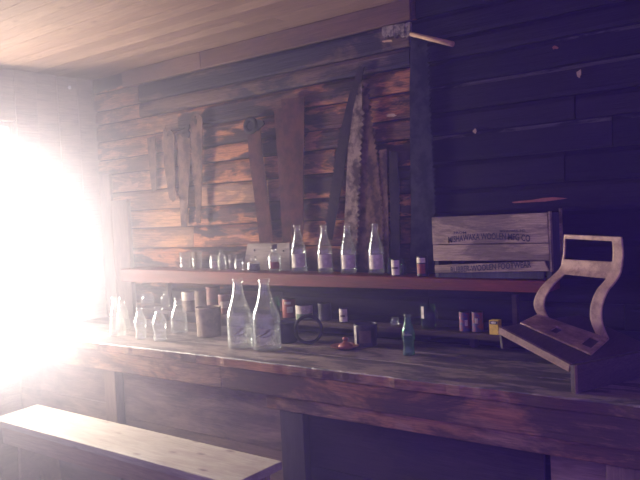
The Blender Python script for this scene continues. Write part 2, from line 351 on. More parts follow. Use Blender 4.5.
# porcelain knob high on the window wall
bm = bm_new(); p = Vector((XL, -0.18, 2.31))
add_tube(bm, [p + Vector((d, 0, 0)) for d in (0.0, 0.012, 0.013, 0.022, 0.028)], [0.006, 0.006, 0.011, 0.011, 0.005], 12)
tag(obj('porcelain_knob', bm, 'porcelain'), 'tiny white knob fixed to the window wall just under the ceiling', 'knob')

# ------------------------------------------------------------------ counter
ct = empty('bar_counter', (-1.3, -0.32, 0), 'long worn wooden counter running along the saw wall', 'counter')
FY = -0.645
bm = bm_new()
for y0, y1, c in ((-0.215, -0.004, (-2.1, 0.1)), (-0.43, -0.217, (-2.9, -0.75)), (FY, -0.432, (-2.35, 0.3))):
    xs = [XL + 0.004, *c, 1.0]
    for x0, x1 in zip(xs, xs[1:]):
        n = max(2, int((x1 - x0) / 0.025))
        rows = []
        for k in range(n + 1):
            xx = x0 + 0.001 + (x1 - x0 - 0.002) * k / n
            e = e2 = 0.0
            if y0 == FY: e2 = 0.004 * noise.noise(Vector((xx * 15, 9, 2)))
            if y0 == FY: e = 0.006 * noise.noise(Vector((xx * 6, 3, 0))) + 0.004 * noise.noise(Vector((xx * 21, 5, 0)))
            zt = CT
            rows.append([bm.verts.new((xx, y0 + e + 0.001, zt - 0.04)), bm.verts.new((xx, y0 + e, zt - 0.004 - 1.2 * abs(e2))), bm.verts.new((xx, y0 + e + 0.003 + 1.5 * abs(e2), zt)), bm.verts.new((xx, y1 - 0.001, zt)), bm.verts.new((xx, y1 - 0.0006, zt - 0.003)), bm.verts.new((xx, y1 - 0.0006, zt - 0.04))])
        for A, B in zip(rows, rows[1:]):
            for q in range(6): bm.faces.new((A[q], B[q], B[(q + 1) % 6], A[(q + 1) % 6])).material_index = 1 if q == 0 else 0
        bm.faces.new(rows[0]); bm.faces.new(rows[-1])
obj('countertop', bm, ['counter_top', 'fascia'], ct)
bm = bm_new()
for x0, x1 in ((XL + 0.004, -2.2), (-2.198, 1.0)): add_box(bm, x0, x1, FY + 0.004, FY + 0.03, 0.712, CT - 0.041, jit=0.0015)
bevel(obj('fascia_board', bm, 'fascia', ct), 0.004)
bm = bm_new(); add_box(bm, -1.95, 1.0, FY + 0.012, FY + 0.035, 0.655, 0.711, jit=0.0015)
bevel(obj('lower_rail', bm, 'fascia', ct), 0.004)
for (x0, x1, yf, z1, mt, nb) in ((XL + 0.004, -3.06, -0.615, 0.711, 'panel', 4), (-2.925, -1.885, -0.608, 0.711, 'panel', 3), (-1.755, -0.80, -0.60, 0.654, 'panel_shaded', 3), (-0.775, 1.0, -0.605, 0.654, 'panel', 3)):
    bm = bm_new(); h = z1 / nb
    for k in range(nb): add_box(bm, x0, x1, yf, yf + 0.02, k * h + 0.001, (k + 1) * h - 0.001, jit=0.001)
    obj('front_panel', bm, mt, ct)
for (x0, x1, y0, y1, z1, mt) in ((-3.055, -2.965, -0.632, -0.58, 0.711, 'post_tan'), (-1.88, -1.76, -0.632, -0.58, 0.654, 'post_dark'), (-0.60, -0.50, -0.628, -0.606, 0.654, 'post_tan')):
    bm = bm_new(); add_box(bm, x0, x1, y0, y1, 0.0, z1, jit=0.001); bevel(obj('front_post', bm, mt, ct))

# ------------------------------------------------------------------ bench
bn = empty('bench', (-2.6, -0.915, 0), 'low pale plank bench standing in front of the counter', 'bench')
BZ = 0.52
bm = bm_new()
add_prism(bm, [Vector((-3.40, -1.047, BZ)), Vector((-1.74, -1.06, BZ)), Vector((-1.735, -0.797, BZ)), Vector((-3.44, -0.777, BZ))], (0, 0, -0.032))
bevel(obj('seat', bm, 'bench_wood', bn), 0.004)
for y0 in (-1.035, -0.822):
    bm = bm_new(); add_box(bm, -3.33, -1.80, y0, y0 + 0.022, BZ - 0.115, BZ - 0.0325, jit=0.0012); bevel(obj('side_rail', bm, 'bench_side', bn))
for x in (-3.235, -1.92):
    bm = bm_new()
    prof = [(-1.012, BZ - 0.033), (-0.823, BZ - 0.033), (-0.800, 0.0), (-0.865, 0.0), (-0.917, 0.26), (-0.97, 0.0), (-1.03, 0.0)]
    add_prism(bm, [Vector((x, y, z)) for y, z in prof], (0.024, 0, 0)); bevel(obj('leg', bm, 'bench_side', bn))

# ------------------------------------------------------------------ shelves
def shz(x): return 1.1505 - 0.0105 * (x + 0.962)          # main shelf leans down to the far end of the counter
def lsz(x): return 0.921 - 0.0075 * (x + 1.19)
bm = bm_new()
def plank(bm, x0, x1, y0, y1, zf, th):
    n = 14; rows = []
    for k in range(n + 1):
        x = x0 + (x1 - x0) * k / n; z = zf(x); e = 0.002 * noise.noise(Vector((x * 5, 2, z)))
        rows.append([bm.verts.new((x, y0 + e, z - (th(x) if callable(th) else th))), bm.verts.new((x, y0 + e, z - 0.003)), bm.verts.new((x, y0 + e + 0.003, z)), bm.verts.new((x, y1, z)), bm.verts.new((x, y1, z - (th(x) if callable(th) else th)))])
    for A, B in zip(rows, rows[1:]):
        for q in range(5): bm.faces.new((A[q], B[q], B[(q + 1) % 5], A[(q + 1) % 5]))
    bm.faces.new(rows[0]); bm.faces.new(rows[-1])
plank(bm, -3.50, -0.925, -0.15, -0.002, shz, lambda x: 0.044 - 0.0125 * (x + 0.93))
s1 = tag(obj('wall_shelf', bm, 'shelf_red'), 'long reddish wooden shelf holding soda bottles and a crate', 'shelf', 'plank shelves behind the counter')
bm = bm_new(); plank(bm, -3.40, -1.09, -0.11, -0.002, lsz, 0.022)
s2 = tag(obj('wall_shelf', bm, 'shelf_grey'), 'thin lower shelf of tin cans just above the counter', 'shelf', 'plank shelves behind the counter')
for x in (-3.30, -2.32, -1.30):
    bm = bm_new(); add_box(bm, x, x + 0.022, -0.05, -0.004, CT + 0.001, lsz(x) - 0.0235); obj('support', bm, 'shelf_grey', s2)
for x in (-3.25, -1.115):
    bm = bm_new(); add_box(bm, x, x + 0.02, -0.03, -0.004, lsz(x) + 0.001, shz(x) - 0.075); obj('support', bm, 'shelf_grey', s1)

# ------------------------------------------------------------------ saws on the wall
def outline(pts, Y, teeth=(), pitch=3.0, depth=2.0):
    """pts in order; an edge index listed in teeth becomes a row of saw teeth."""
    W = [onY(x, y, Y) for x, y in pts]; out = []
    c = sum(W, Vector()) / len(W)
    for i, p in enumerate(W):
        out.append(p)
        if i in teeth:
            q = W[(i + 1) % len(W)]; d = q - p; n = max(3, int(d.length / (pitch * 0.0049))); nn = d.cross(Vector((0, 1, 0))).normalized()
            if nn.dot((p + q) / 2 - c) < 0: nn = -nn
            for k in range(n):
                if k: out.append(p + d * (k / n))
                out.append(p + d * ((k + 0.5) / n) + nn * depth * 0.0049)
    return out
SAWS = 'old saws hung on the board wall'
def saw(name, label, pts, Y, mat, teeth=(), pitch=3.0, depth=1.6, hole=None, thick=0.003, cat='saw'):
    bm = bm_new(); add_prism(bm, outline(pts, Y, teeth, pitch, depth), (0, thick, 0))
    return tag(obj(name, bm, mat), label, cat, SAWS)
def nail(parent, px, py, Y):
    p = onY(px, py, Y); bm = bm_new()
    add_tube(bm, [(p.x, -0.001, p.z), (p.x, p.y - 0.004, p.z), (p.x, p.y - 0.0045, p.z), (p.x, p.y - 0.006, p.z)], [0.0025, 0.0025, 0.006, 0.005], 8)
    obj('nail', bm, 'black_iron', parent)
s = saw('hand_saw', 'short narrow blade hung nearest the window', [(147, 138), (155, 136), (156, 158), (156, 190), (152, 192), (149, 165)], -0.018, 'saw_steel', (2,))
nail(s, 151, 141, -0.018)
s = saw('hand_saw', 'squared saw blade with a notched horn at its top, second from window', [(163, 131), (165, 127), (167, 131), (171, 130), (174.5, 135), (175, 199), (172, 201), (169, 198), (164, 165)], -0.020, 'saw_steel', (5,))
nail(s, 168, 135, -0.020)
s = saw('hand_saw', 'toothed tapering saw with broken handle stub, hung beside the round-topped saw', [(177, 134), (189, 131), (190, 160), (187, 226), (181, 227), (179, 190)], -0.020, 'saw_steel', (1,), 3.6, 2.2)
bm = bm_new(); add_prism(bm, [onY(x, y, -0.026) for x, y in [(176, 135), (180, 131), (184, 129), (188, 124), (189.5, 125), (188, 131), (190, 133), (188, 138), (182, 137), (180, 134)]], (0, 0.005, 0)); obj('handle', bm, 'saw_dark', s)
nail(s, 184, 133, -0.026)
s = saw('hand_saw', 'long slim saw with rounded holed top, beside two shorter saws', [(190.5, 121), (192, 116), (195, 113.5), (199, 114), (201.5, 117), (202.5, 123), (202, 170), (200.5, 223), (196.5, 224), (194.5, 185), (191.5, 150)], -0.032, 'saw_steel', (9,), 3.6, 2.2)
bm = bm_new(); c = onY(195.5, 121.5, -0.0335); pts = [c + Vector((0.012 * math.cos(t), 0, 0.017 * math.sin(t))) for t in [k * PI / 8 for k in range(16)]]
add_prism(bm, pts, (0, 0.001, 0)); obj('grip_hole', bm, 'black_iron', s)
nail(s, 195.5, 117, -0.033)
# saw with dark round handle
s = saw('hand_saw', 'broad hand saw with black ring handle, leaning over grey board', [(247, 130), (260, 126), (262, 150), (267, 190), (273, 241), (259.5, 243), (254, 195), (249, 158)], -0.026, 'saw_rust', (3,), 2.6, 1.0)
bm = bm_new(); c = onY(250.5, 125.5, -0.036)
add_tube(bm, [c + Vector((0.037 * math.cos(t), 0, 0.034 * math.sin(t))) for t in [k * PI / 12 for k in range(24)]], 0.0125, 10, closed=True)
for v in bm.verts: v.co.y = c.y + (v.co.y - c.y) * 0.75
hd = obj('handle', bm, 'black_iron', s)
bm = bm_new(); pts = [c + Vector((0.03 * math.cos(t), 0.004, 0.027 * math.sin(t))) for t in [k * PI / 9 for k in range(18)]]
add_prism(bm, pts, (0, 0.006, 0)); obj('handle_core', bm, 'black_iron', hd)
bm = bm_new(); add_prism(bm, [onY(x, y, -0.037) for x, y in [(256, 119), (263, 121), (264, 124), (257, 131)]], (0, 0.008, 0)); obj('handle_horn', bm, 'black_iron', hd)
# the wide rust-red pair
saw('saw_blade', 'rust brown blade half hidden behind the widest square blade', [(274, 110), (291, 105), (292, 170), (291, 241), (283, 243), (279, 180)], -0.016, 'saw_rust', (4,), 3, 1.0)
s = saw('saw_blade', 'widest square-topped rust red saw blade, tapering to the shelf', [(281, 99), (304, 97.5), (303.5, 150), (303, 229), (302, 239), (293, 241), (290, 205), (285, 150)], -0.028, 'saw_rust', (1,), 3, 1.2)
for x, y in ((285, 104), (300, 103)): nail(s, x, y, -0.028)
# long curved crosscut
saw('crosscut_saw', 'long thin curved crosscut saw, darkest of the tall saws', [(359, 66), (364, 67), (361, 84), (355, 108), (348, 142), (343, 178), (337, 212), (332, 240), (325, 238), (329, 205), (335, 165), (341, 128), (349, 95)], -0.016, 'saw_dark', (8, 9, 10), 3.4, 2.2)
s = saw('crosscut_saw', 'pale broad crosscut saw with coarse teeth, behind the third soda bottle', [(359, 84), (362, 84), (362, 110), (359.5, 145), (357.5, 190), (355, 250), (352, 268), (343, 268), (345, 205), (348, 148), (353, 110)], -0.032, 'saw_pale', (2, 3, 4, 5), 5.0, 3.6)
nail(s, 357.9, 94, -0.032)
s = saw('crosscut_saw', 'tall brown crosscut saw, toothed on its outer edge, beside paler saw', [(361, 82), (366, 82), (369, 110), (373, 138), (378, 175), (381, 215), (383, 266), (357, 266), (358, 200), (359, 140)], -0.020, 'saw_steel', (1, 2, 3, 4, 5), 4.6, 3.2)
nail(s, 363.5, 87, -0.020)
saw('saw_blade', 'slim grey toothed strip between tall brown saw and short dark blade', [(380, 150), (386.5, 149), (388, 200), (389, 262), (384.5, 263), (381.5, 200)], -0.016, 'saw_steel', (4, 5), 3.8, 2.4)
saw('saw_blade', 'short dark straight saw blade beside the slim grey toothed strip', [(388.5, 152), (396.5, 152), (399, 200), (400, 262), (391, 263), (390, 200)], -0.019, 'saw_dark', (1, 2), 2.8, 1.2)
s = saw('crosscut_saw', 'huge dark blue-black saw hung below the pale wooden peg', [(411, 41), (426, 40), (428, 90), (431, 150), (434, 215), (434, 266), (410, 268), (411, 210), (410, 140), (409.5, 90)], -0.022, 'saw_blue', (1, 2, 3), 4.6, 3.0)
nail(s, 418, 46, -0.022)
# wooden peg across its top
p0, p1 = onY(411, 34, -0.045), onY(453, 44.2, -0.075)
bm = bm_new(); add_tube(bm, [Vector((p0.x - 0.01, 0.006, p0.z + 0.004)), p0, p0.lerp(p1, 0.5), p1], [0.009, 0.009, 0.0105, 0.0115], 10)
tag(obj('wooden_peg', bm, 'peg'), 'pale wooden peg sticking out above the huge blue-black saw', 'peg')
# bark scrap by the ceiling board
bm = bm_new()
for k in range(5):
    x0 = 382 + k * 5.6
    add_prism(bm, [onY(x, y, -0.020 - 0.002 * (k % 2)) for x, y in [(x0, 27 - k * 0.9), (x0 + 5.3, 25.5 - k * 0.9), (x0 + 5.6, 36 - (k % 3)), (x0 + 2, 38 - k % 2), (x0 - 0.3, 34)]], (0, 0.018, 0))
tag(obj('bark_scrap', bm, 'moss'), 'rough grey bark scrap below the end of the ceiling board', 'bark')
for nm, cx, cy, w, h, mt, lb in (('wood_chip', 579, 73, 5, 9, 'chip', 'pale chip on the dark wall, higher of two near the top corner'),
                                 ('wood_chip', 555, 47.5, 6, 4, 'chip_red', 'reddish chip on the dark wall, highest above the crate'),
                                 ('wood_chip', 474.5, 131, 4, 5, 'chip', 'small pale square chip on the dark seam above the crate'),
                                 ('wood_chip', 391, 115.5, 10, 3.5, 'chip', 'pale lozenge chip between brown saw and blue-black saw'),
                                 ('wood_chip', 538, 200.5, 54, 4.5, 'chip_red', 'long reddish scrape on the dark wall above the crate'),
                                 ('wood_chip', 387, 41, 11, 3, 'peg', 'light splinter under the grey bark scrap')):
    bm = bm_new()
    rc = random.Random(int(cx * 10)); nn_ = 14
    pts = [(cx + w / 2 * math.cos(2 * PI * k / nn_) * rc.uniform(0.75, 1.1), cy - w * 0.04 * math.cos(2 * PI * k / nn_) + h / 2 * math.sin(2 * PI * k / nn_) * rc.uniform(0.45, 1.15)) for k in range(nn_)]
    add_prism(bm, [onY(x, y, -0.006) for x, y in pts], (0, 0.0055, 0)); tag(obj(nm, bm, mt), lb, 'chip', 'chips on the board wall')

# ------------------------------------------------------------------ vessels
def place(x0, x1, ytop, y, zf, ybot=None):
    """Footing, radius and height of something standing at depth y whose picture spans x0..x1 and starts at ytop."""
    cx = (x0 + x1) / 2
    g = onY(cx, ytop + 30, y); z = zf(g.x) if callable(zf) else zf
    b = g
    for _ in range(3):                                   # follow the lean of verticals in the picture
        t = onY(cx - 0.7, ytop, y); lo = t.copy(); lo.z = z; b = Vector((t.x, y, z))
    r = (onY(x1, ytop + 25, y).x - onY(x0, ytop + 25, y).x) / 2 * 0.9
    return b, r, t.z - z
SODA = [(0.80, 0), (0.97, 0.012), (1, 0.03), (1, 0.44), (0.97, 0.50), (0.86, 0.58), (0.68, 0.68), (0.52, 0.78), (0.42, 0.86), (0.37, 0.93), (0.37, 0.945), (0.45, 0.95), (0.45, 0.985), (0.38, 1.0)]
BIG = [(0.82, 0), (0.97, 0.012), (1, 0.03), (1, 0.40), (0.98, 0.46), (0.89, 0.54), (0.72, 0.63), (0.55, 0.72), (0.44, 0.80), (0.38, 0.88), (0.34, 0.935), (0.34, 0.945), (0.43, 0.95), (0.43, 0.985), (0.36, 1.0)]
COKE = [(0.78, 0), (0.88, 0.015), (0.90, 0.05), (0.84, 0.15), (0.78, 0.23), (0.84, 0.33), (0.98, 0.45), (1.0, 0.52), (0.90, 0.61), (0.68, 0.72), (0.50, 0.82), (0.43, 0.91), (0.45, 0.94), (0.54, 0.945), (0.54, 0.985), (0.44, 1.0)]
JAR = [(0.92, 0), (1, 0.02), (1, 0.74), (0.93, 0.82), (0.78, 0.87), (0.76, 0.9), (0.82, 0.91), (0.82, 0.985), (0.76, 1.0)]
TUMB = [(0.84, 0), (0.87, 0.02), (1, 1.0), (0.95, 1.0), (0.83, 0.06), (0.0, 0.05)]
VIAL = [(0.92, 0), (1, 0.02), (1, 0.60), (0.92, 0.68), (0.5, 0.76), (0.42, 0.80), (0.42, 0.90), (0.52, 0.91), (0.52, 0.99), (0.44, 1.0)]
FLASK = [(0.94, 0), (1, 0.015), (1, 0.10), (0.90, 0.35), (0.74, 0.58), (0.56, 0.75), (0.44, 0.84), (0.42, 0.93), (0.52, 0.94), (0.52, 0.985), (0.44, 1.0)]
def smooth(prof, n=3):
    out = []
    for i in range(len(prof) - 1):
        p0, p1, p2, p3 = prof[max(i - 1, 0)], prof[i], prof[i + 1], prof[min(i + 2, len(prof) - 1)]
        far_ = abs(p2[1] - p1[1]) > 0.03
        for k in range(n if far_ else 1):
            t = k / n
            a = 0.5 * (2 * p1[0] + (p2[0] - p0[0]) * t + (2 * p0[0] - 5 * p1[0] + 4 * p2[0] - p3[0]) * t * t + (3 * p1[0] - p0[0] - 3 * p2[0] + p3[0]) * t ** 3)
            out.append((max(a, 0.001), p1[1] + (p2[1] - p1[1]) * t))
    out.append(prof[-1]); return out
def scaled(prof, r, h): return [(a * r, b * h) for a, b in prof]
TOCAM = math.atan2(CAM.y, 1.0)
def camang(p): return math.atan2(CAM.y - p.y, CAM.x - p.x)
def band(parent, name, p, r, z0, z1, mat, half=1.15, turn=0.0, seg=14):
    bm = bm_new(); a = camang(p) + turn
    add_lathe(bm, [(r, z0), (r, z1)], p, seg, a0=a - half, a1=a + half)
    return obj(name, bm, mat, parent)
def bottle(name, label, cat, group, prof, p, r, h, mat='clear', lab=None, inner=True, cap=None, fill=None, cap_mat='cork'):
    root = empty(name, p, label, cat, group)
    bm = bm_new(); add_lathe(bm, scaled(prof if prof is TUMB else smooth(prof), r, h), p, 32)
    if inner and prof is not TUMB:
        t = 0.0022
        pin = [(max(a * r - t, 0.001), max(b * h, 0.005)) for a, b in smooth(prof) if 0.02 < b < 0.94]
        pin = [(0.0005, pin[0][1] + 0.003), (pin[0][0] * 0.7, pin[0][1])] + pin
        add_lathe(bm, pin, p, 32, caps=(False, False))
    g = obj('glass_body', bm, mat, root)
    if lab:
        z0, z1, mt, half = lab; band(root, 'label', p, r * 1.012 + 0.0004, z0 * h, z1 * h, mt, half)
    if fill:
        z1, mt = fill; bm = bm_new(); add_lathe(bm, [(r * 0.86, 0.006), (r * 0.92, 0.012), (r * 0.92, z1 * h)], p, 24, caps=(True, True)); obj('contents', bm, mt, root)
    if cap:
        z0, z1, rr = cap; bm = bm_new(); add_lathe(bm, [(rr * r, z0 * h), (rr * r, z1 * h)], p, 18, caps=(True, True)); obj('stopper', bm, cap_mat, root)
    return root
def can(name, label, cat, group, p, r, h, mat, bands=(), open_top=False, lid=None, taper=1.0):
    root = empty(name, p, label, cat, group)
    bm = bm_new(); rt = r * taper
    prof = [(r * 0.96, 0), (r, 0.003), (r, 0.006), (r * 0.985, 0.009), (rt * 0.985, h - 0.008), (rt, h - 0.006), (rt, h - 0.001)]
    if open_top: prof += [(rt * 0.94, h), (rt * 0.94, h - 0.004), (r * 0.93, 0.01), (0.0005, 0.009)]
    else: prof += [(rt * 0.95, h), (rt * 0.93, h - 0.004), (0.0005, h - 0.004)]
    add_lathe(bm, prof, p, 28)
    obj('tin_body', bm, mat, root)
    for k, (z0, z1, mt, half, turn) in enumerate(bands):
        band(root, 'label', p, max(r, rt) * 1.008 + 0.0003 + 0.0004 * k, z0 * h, z1 * h, mt, half, turn)
    if lid:
        bm = bm_new(); add_lathe(bm, [(rt * 1.03, h - 0.012), (rt * 1.03, h), (rt * 0.98, h + 0.002)], p, 24, caps=(True, True)); obj('lid', bm, lid, root)
    return root

# four soda bottles on the shelf
G = 'clear soda bottles on the reddish shelf'
for x0, x1, yt, lab in ((290, 303.5, 225, 'clear soda bottle standing in front of the wide rust saw'), (316, 330, 225, 'clear soda bottle below the foot of the long curved saw'),
                        (339, 353.5, 225, 'clear soda bottle in front of the pale broad crosscut saw'), (366.5, 381.5, 223.5, 'clear soda bottle below the tall brown crosscut saw, nearest the tins')):
    p, r, h = place(x0, x1, yt, -0.085, shz)
    p.x += 0.006
    bottle('soda_bottle', lab, 'bottle', G, SODA, p, r, h, 'clear', (0.12, 0.40, 'label_white', 1.0))
# quart bottles on the counter
def quart(x0, x1, yt, yb, lab):
    p = onZ((x0 + x1) / 2 + 1, yb - 3.5, CT); p.z = CT + 0.0005
    t = onY((x0 + x1) / 2 - 2, yt, p.y); r = (onY(x1, yb - 30, p.y).x - onY(x0, yb - 30, p.y).x) / 2 * 0.86
    return p, r, t.z - CT
for x0, x1, yt, yb, lab in ((229, 251, 278.5, 351, 'big clear bottle with faint brown scrawl, the one beside the rusty can'), (254, 279, 278.5, 353, 'big clear bottle with faint brown scrawl, the one beside the black cup')):
    p, r, h = quart(x0, x1, yt, yb, lab)
    b = bottle('quart_bottle', lab, 'bottle', 'big clear bottles on the counter', BIG, p, r, h, 'clear')
    lb = band(b, 'label', p, r * 1.01, 0.09 * h, 0.36 * h, 'frost', 1.05)
    bm = bm_new(); a = camang(p)
    def lp(u, v): return Vector((p.x + r * 1.03 * math.cos(a + u), p.y + r * 1.03 * math.sin(a + u), p.z + v * h))
    add_tube(bm, [lp(-0.6, 0.22), lp(-0.3, 0.235), lp(0.0, 0.27), lp(0.25, 0.30), lp(0.1, 0.31), lp(-0.05, 0.285)], 0.0024, 6); add_tube(bm, [lp(-0.3, 0.20), lp(0.1, 0.215), lp(0.4, 0.24)], 0.0018, 6)
    obj('scrawl', bm, 'label_brown', lb)
# window-end bottles
G = 'clear bottles at the window end of the counter'
for x0, x1, yt, yb, prof, nm, lab in ((111, 123, 296.5, 339, FLASK, 'milk_bottle', 'tall glowing bottle on the counter, nearest the window'),
                                      (117, 127.5, 300, 333, FLASK, 'milk_bottle', 'shorter glowing bottle just behind the one nearest the window'),
                                      (135.5, 145, 307.5, 342.5, COKE, 'contour_bottle', 'small waisted clear bottle, nearer the window of the two alike'),
                                      (153.5, 165, 307.5, 344, COKE, 'contour_bottle', 'small waisted clear bottle, farther from the window of the two alike'),
                                      (172, 185, 298, 336, SODA, 'soda_bottle', 'clear slender-necked bottle on the counter before the lower shelf')):
    p, r, h = quart(x0, x1, yt, yb, lab)
    bottle(nm, lab, 'bottle', G, prof, p, r, h, 'dusty' if nm == 'milk_bottle' else 'clear')
# green contour bottle
p, r, h = quart(401, 415, 314, 358.5, '')
b = bottle('contour_bottle', 'small green-tinted waisted bottle standing alone on the counter', 'bottle', None, COKE, p, r, h, 'green')
bm = bm_new(); a = camang(p)
def lp(u, v, q=1.0): return Vector((p.x + r * 1.02 * q * math.cos(a + u), p.y + r * 1.02 * q * math.sin(a + u), p.z + v * h))
add_tube(bm, [lp(-0.7, 0.50), lp(-0.55, 0.57, 0.97), lp(-0.5, 0.50), lp(-0.3, 0.53), lp(-0.2, 0.49), lp(0.0, 0.56, 0.97), lp(0.1, 0.50), lp(0.3, 0.53), lp(0.5, 0.5)], 0.0012, 6)
obj('lettering', bm, 'label_white', b)

# small glasses and vials on the shelf
G = 'small glasses on the reddish shelf'
for nm, x0, x1, yt, y, prof, mt, lab, cat in (
        ('glass_tumbler', 181, 190, 252, -0.08, TUMB, 'dusty', 'plain clear tumbler on shelf, nearest the window', 'glass'),
        ('glass_tumbler', 193, 201.5, 252, -0.08, TUMB, 'dusty', 'plain clear tumbler on shelf, second from the window', 'glass'),
        ('glass_jar', 211, 219, 255.5, -0.10, JAR, 'dusty', 'short clear jar with paper scrap, in front of taller vial', 'jar'),
        ('glass_vial', 218, 225.5, 249.5, -0.055, VIAL, 'clear', 'tall clear vial standing behind the short jar', 'vial'),
        ('glass_tumbler', 229.5, 236.5, 254.5, -0.06, TUMB, 'clear', 'clear glass behind the small jar beside the grey board', 'glass'),
        ('glass_jar', 235.5, 243, 258.5, -0.11, JAR, 'clear', 'smallest clear jar, just short of the grey board', 'jar'),
        ('ink_bottle', 248.5, 259.5, 257.5, -0.105, VIAL, 'clear', 'squat ink bottle half full of black ink', 'bottle'),
        ('medicine_bottle', 269, 280, 246.5, -0.10, VIAL, 'clear', 'little clear bottle with red label in front of grey board', 'bottle')):
    p, r, h = place(x0, x1, yt, y, shz); p.z += 0.0005
    lab_ = fill = cap = None
    if nm == 'ink_bottle': fill = (0.55, 'ink_liquid')
    if nm == 'medicine_bottle': lab_ = (0.15, 0.42, 'label_red', 0.7); cap = (0.9, 1.08, 0.5)
    if nm == 'glass_jar' and x0 < 215: lab_ = (0.2, 0.6, 'label_white', 0.5)
    if nm == 'ink_bottle': h *= 0.98
    bottle(nm, lab, cat, G, prof, p, r, h, mt, lab_, fill=fill, cap=cap)
# grey board leaning behind them
A = [onY(x, y, -0.035) for x, y in ((244, 270.5), (291, 271.5), (289, 243), (247, 244))]
zb = shz(-2.5) + 0.001
A[0].z = A[1].z = shz(A[0].x) + 0.001
A[2].y = A[3].y = -0.030
A[0].y = A[1].y = -0.044
bm = bm_new(); add_prism(bm, A, (0, 0.010, 0)); pl = tag(obj('grey_board', bm, 'placard'), 'small grey board leaning on the wall behind the red-labelled bottle', 'board')
for px, py in ((254, 250), (255, 257), (283, 251)):
    q = onY(px, py, -0.0385); bm = bm_new(); add_tube(bm, [q + Vector((0, 0.004, 0)), q + Vector((0, -0.0015, 0))], [0.004, 0.003], 8); obj('nail', bm, 'black_iron', pl)
# tins at the crate end of the shelf
G = 'tins and bottles between the soda bottles and crate'
p, r, h = place(387.5, 392.5, 257.5, -0.07, shz); bottle('glass_vial', 'slim dark vial just before the white-labelled tin', 'vial', G, VIAL, p, r, h, 'green', fill=(0.6, 'ink_liquid'))
p, r, h = place(392, 400.5, 259, -0.105, shz); can('tin_can', 'small tin with white label on shelf beside fourth soda bottle', 'can', G, p, r, h, 'tin_dark', [(0.06, 0.94, 'label_white', 1.3, -0.4), (0.42, 0.55, 'label_brown', 0.8, -0.4)])
p, r, h = place(400.5, 406, 258.5, -0.065, shz); bottle('glass_vial', 'slim dark vial just past the white-labelled tin', 'vial', G, VIAL, p, r, h, 'green', fill=(0.6, 'ink_liquid'))
p, r, h = place(417, 428, 256, -0.09, shz); can('tin_can', 'dark tin with red and white label next to the crate', 'can', G, p, r, h, 'tin_dark', [(0.68, 0.92, 'label_white', 0.9, -0.3), (0.15, 0.62, 'label_red', 0.8, -0.3)])

# ------------------------------------------------------------------ crate
cx0, cx1 = -1.405, -0.912
zc0 = shz(cx1) + 0.0135
zc0 = shz(cx0) + 0.001
cr = empty('wooden_crate', ((cx0 + cx1) / 2, -0.075, zc0), 'stencilled wooden shipping crate on its side on the shelf', 'crate')
def zpx(py, px=490): return onY(px, py, -0.14).z
zt = 1.411
rng = [(zc0 + 0.14, zt, 0.0), (zc0 + 0.072, zc0 + 0.137, 0.0)]
slats = []
for z0, z1, t in rng:
    bm = bm_new(); add_box(bm, cx0, cx1 - 0.002, -0.145, -0.133, z0, z1, jit=0.0012); slats.append(bevel(obj('slat', bm, 'crate', cr), 0.002))
bm = bm_new()
P4 = [Vector((cx0 + 0.005, -0.146, zc0 + 0.020)), Vector((cx1 - 0.004, -0.146, zc0 + 0.032)), Vector((cx1 - 0.004, -0.146, zc0 + 0.076)), Vector((cx0 + 0.005, -0.146, zc0 + 0.053))]
add_prism(bm, [P4[0], P4[1], Vector((cx1 - 0.02, -0.146, zc0 + 0.070)), P4[3]], (0, 0.010, 0)); loose = bevel(obj('slat', bm, 'crate', cr), 0.002)
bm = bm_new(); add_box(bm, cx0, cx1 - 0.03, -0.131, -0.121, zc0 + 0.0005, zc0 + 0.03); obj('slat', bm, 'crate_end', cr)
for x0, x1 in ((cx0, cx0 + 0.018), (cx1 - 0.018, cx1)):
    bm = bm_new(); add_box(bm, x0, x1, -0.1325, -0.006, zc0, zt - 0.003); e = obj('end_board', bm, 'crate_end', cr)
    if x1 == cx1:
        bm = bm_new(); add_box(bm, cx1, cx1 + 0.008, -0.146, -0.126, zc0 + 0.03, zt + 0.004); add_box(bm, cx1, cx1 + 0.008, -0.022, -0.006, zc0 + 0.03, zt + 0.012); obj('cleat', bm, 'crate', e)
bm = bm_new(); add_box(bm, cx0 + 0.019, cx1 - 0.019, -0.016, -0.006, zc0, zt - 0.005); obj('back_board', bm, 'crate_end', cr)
bm = bm_new(); add_box(bm, cx0 + 0.019, cx1 - 0.019, -0.130, -0.018, zt - 0.016, zt - 0.004); obj('top_board', bm, 'crate', cr)
def text_mesh(s, width, height, arc=0.0, skew=0.0, x0=0.0, z0=0.0, y=-0.1468, slope=0.0, cv=None):
    c = bpy.data.curves.new('t', 'FONT'); c.body = s; c.size = 1.0; c.resolution_u = 3; c.offset = 0.02
    o = bpy.data.objects.new('t', c); COL.objects.link(o); bpy.context.view_layer.update()
    me = bpy.data.meshes.new_from_object(o.evaluated_get(bpy.context.evaluated_depsgraph_get())); bpy.data.objects.remove(o)
    b = bm_new(); b.from_mesh(me); bpy.data.meshes.remove(me)
    bmesh.ops.triangulate(b, faces=b.faces)
    xs = [v.co.x for v in b.verts]; ys = [v.co.y for v in b.verts]; lx, hx, ly, hy = min(xs), max(xs), 0.0, 0.73
    for v in b.verts:
        u = (v.co.x - lx) / (hx - lx); w = (v.co.y - ly) / (hy - ly)
        v.co = Vector((x0 + u * width, y, z0 + w * height + slope * u * width + arc * (1 - (2 * u - 1) ** 2)))
    return b
def cpx(px, py): return onY(px, py, -0.145)
q0, q1 = cpx(448.5, 242.5), cpx(530.5, 242)
w = q1.x - q0.x
obj('lettering', text_mesh('MISHAWAKA WOOLEN MFG CO', w, 0.026, arc=0.012, x0=q0.x, z0=q0.z - 0.002, y=-0.1466), 'ink', slats[0])
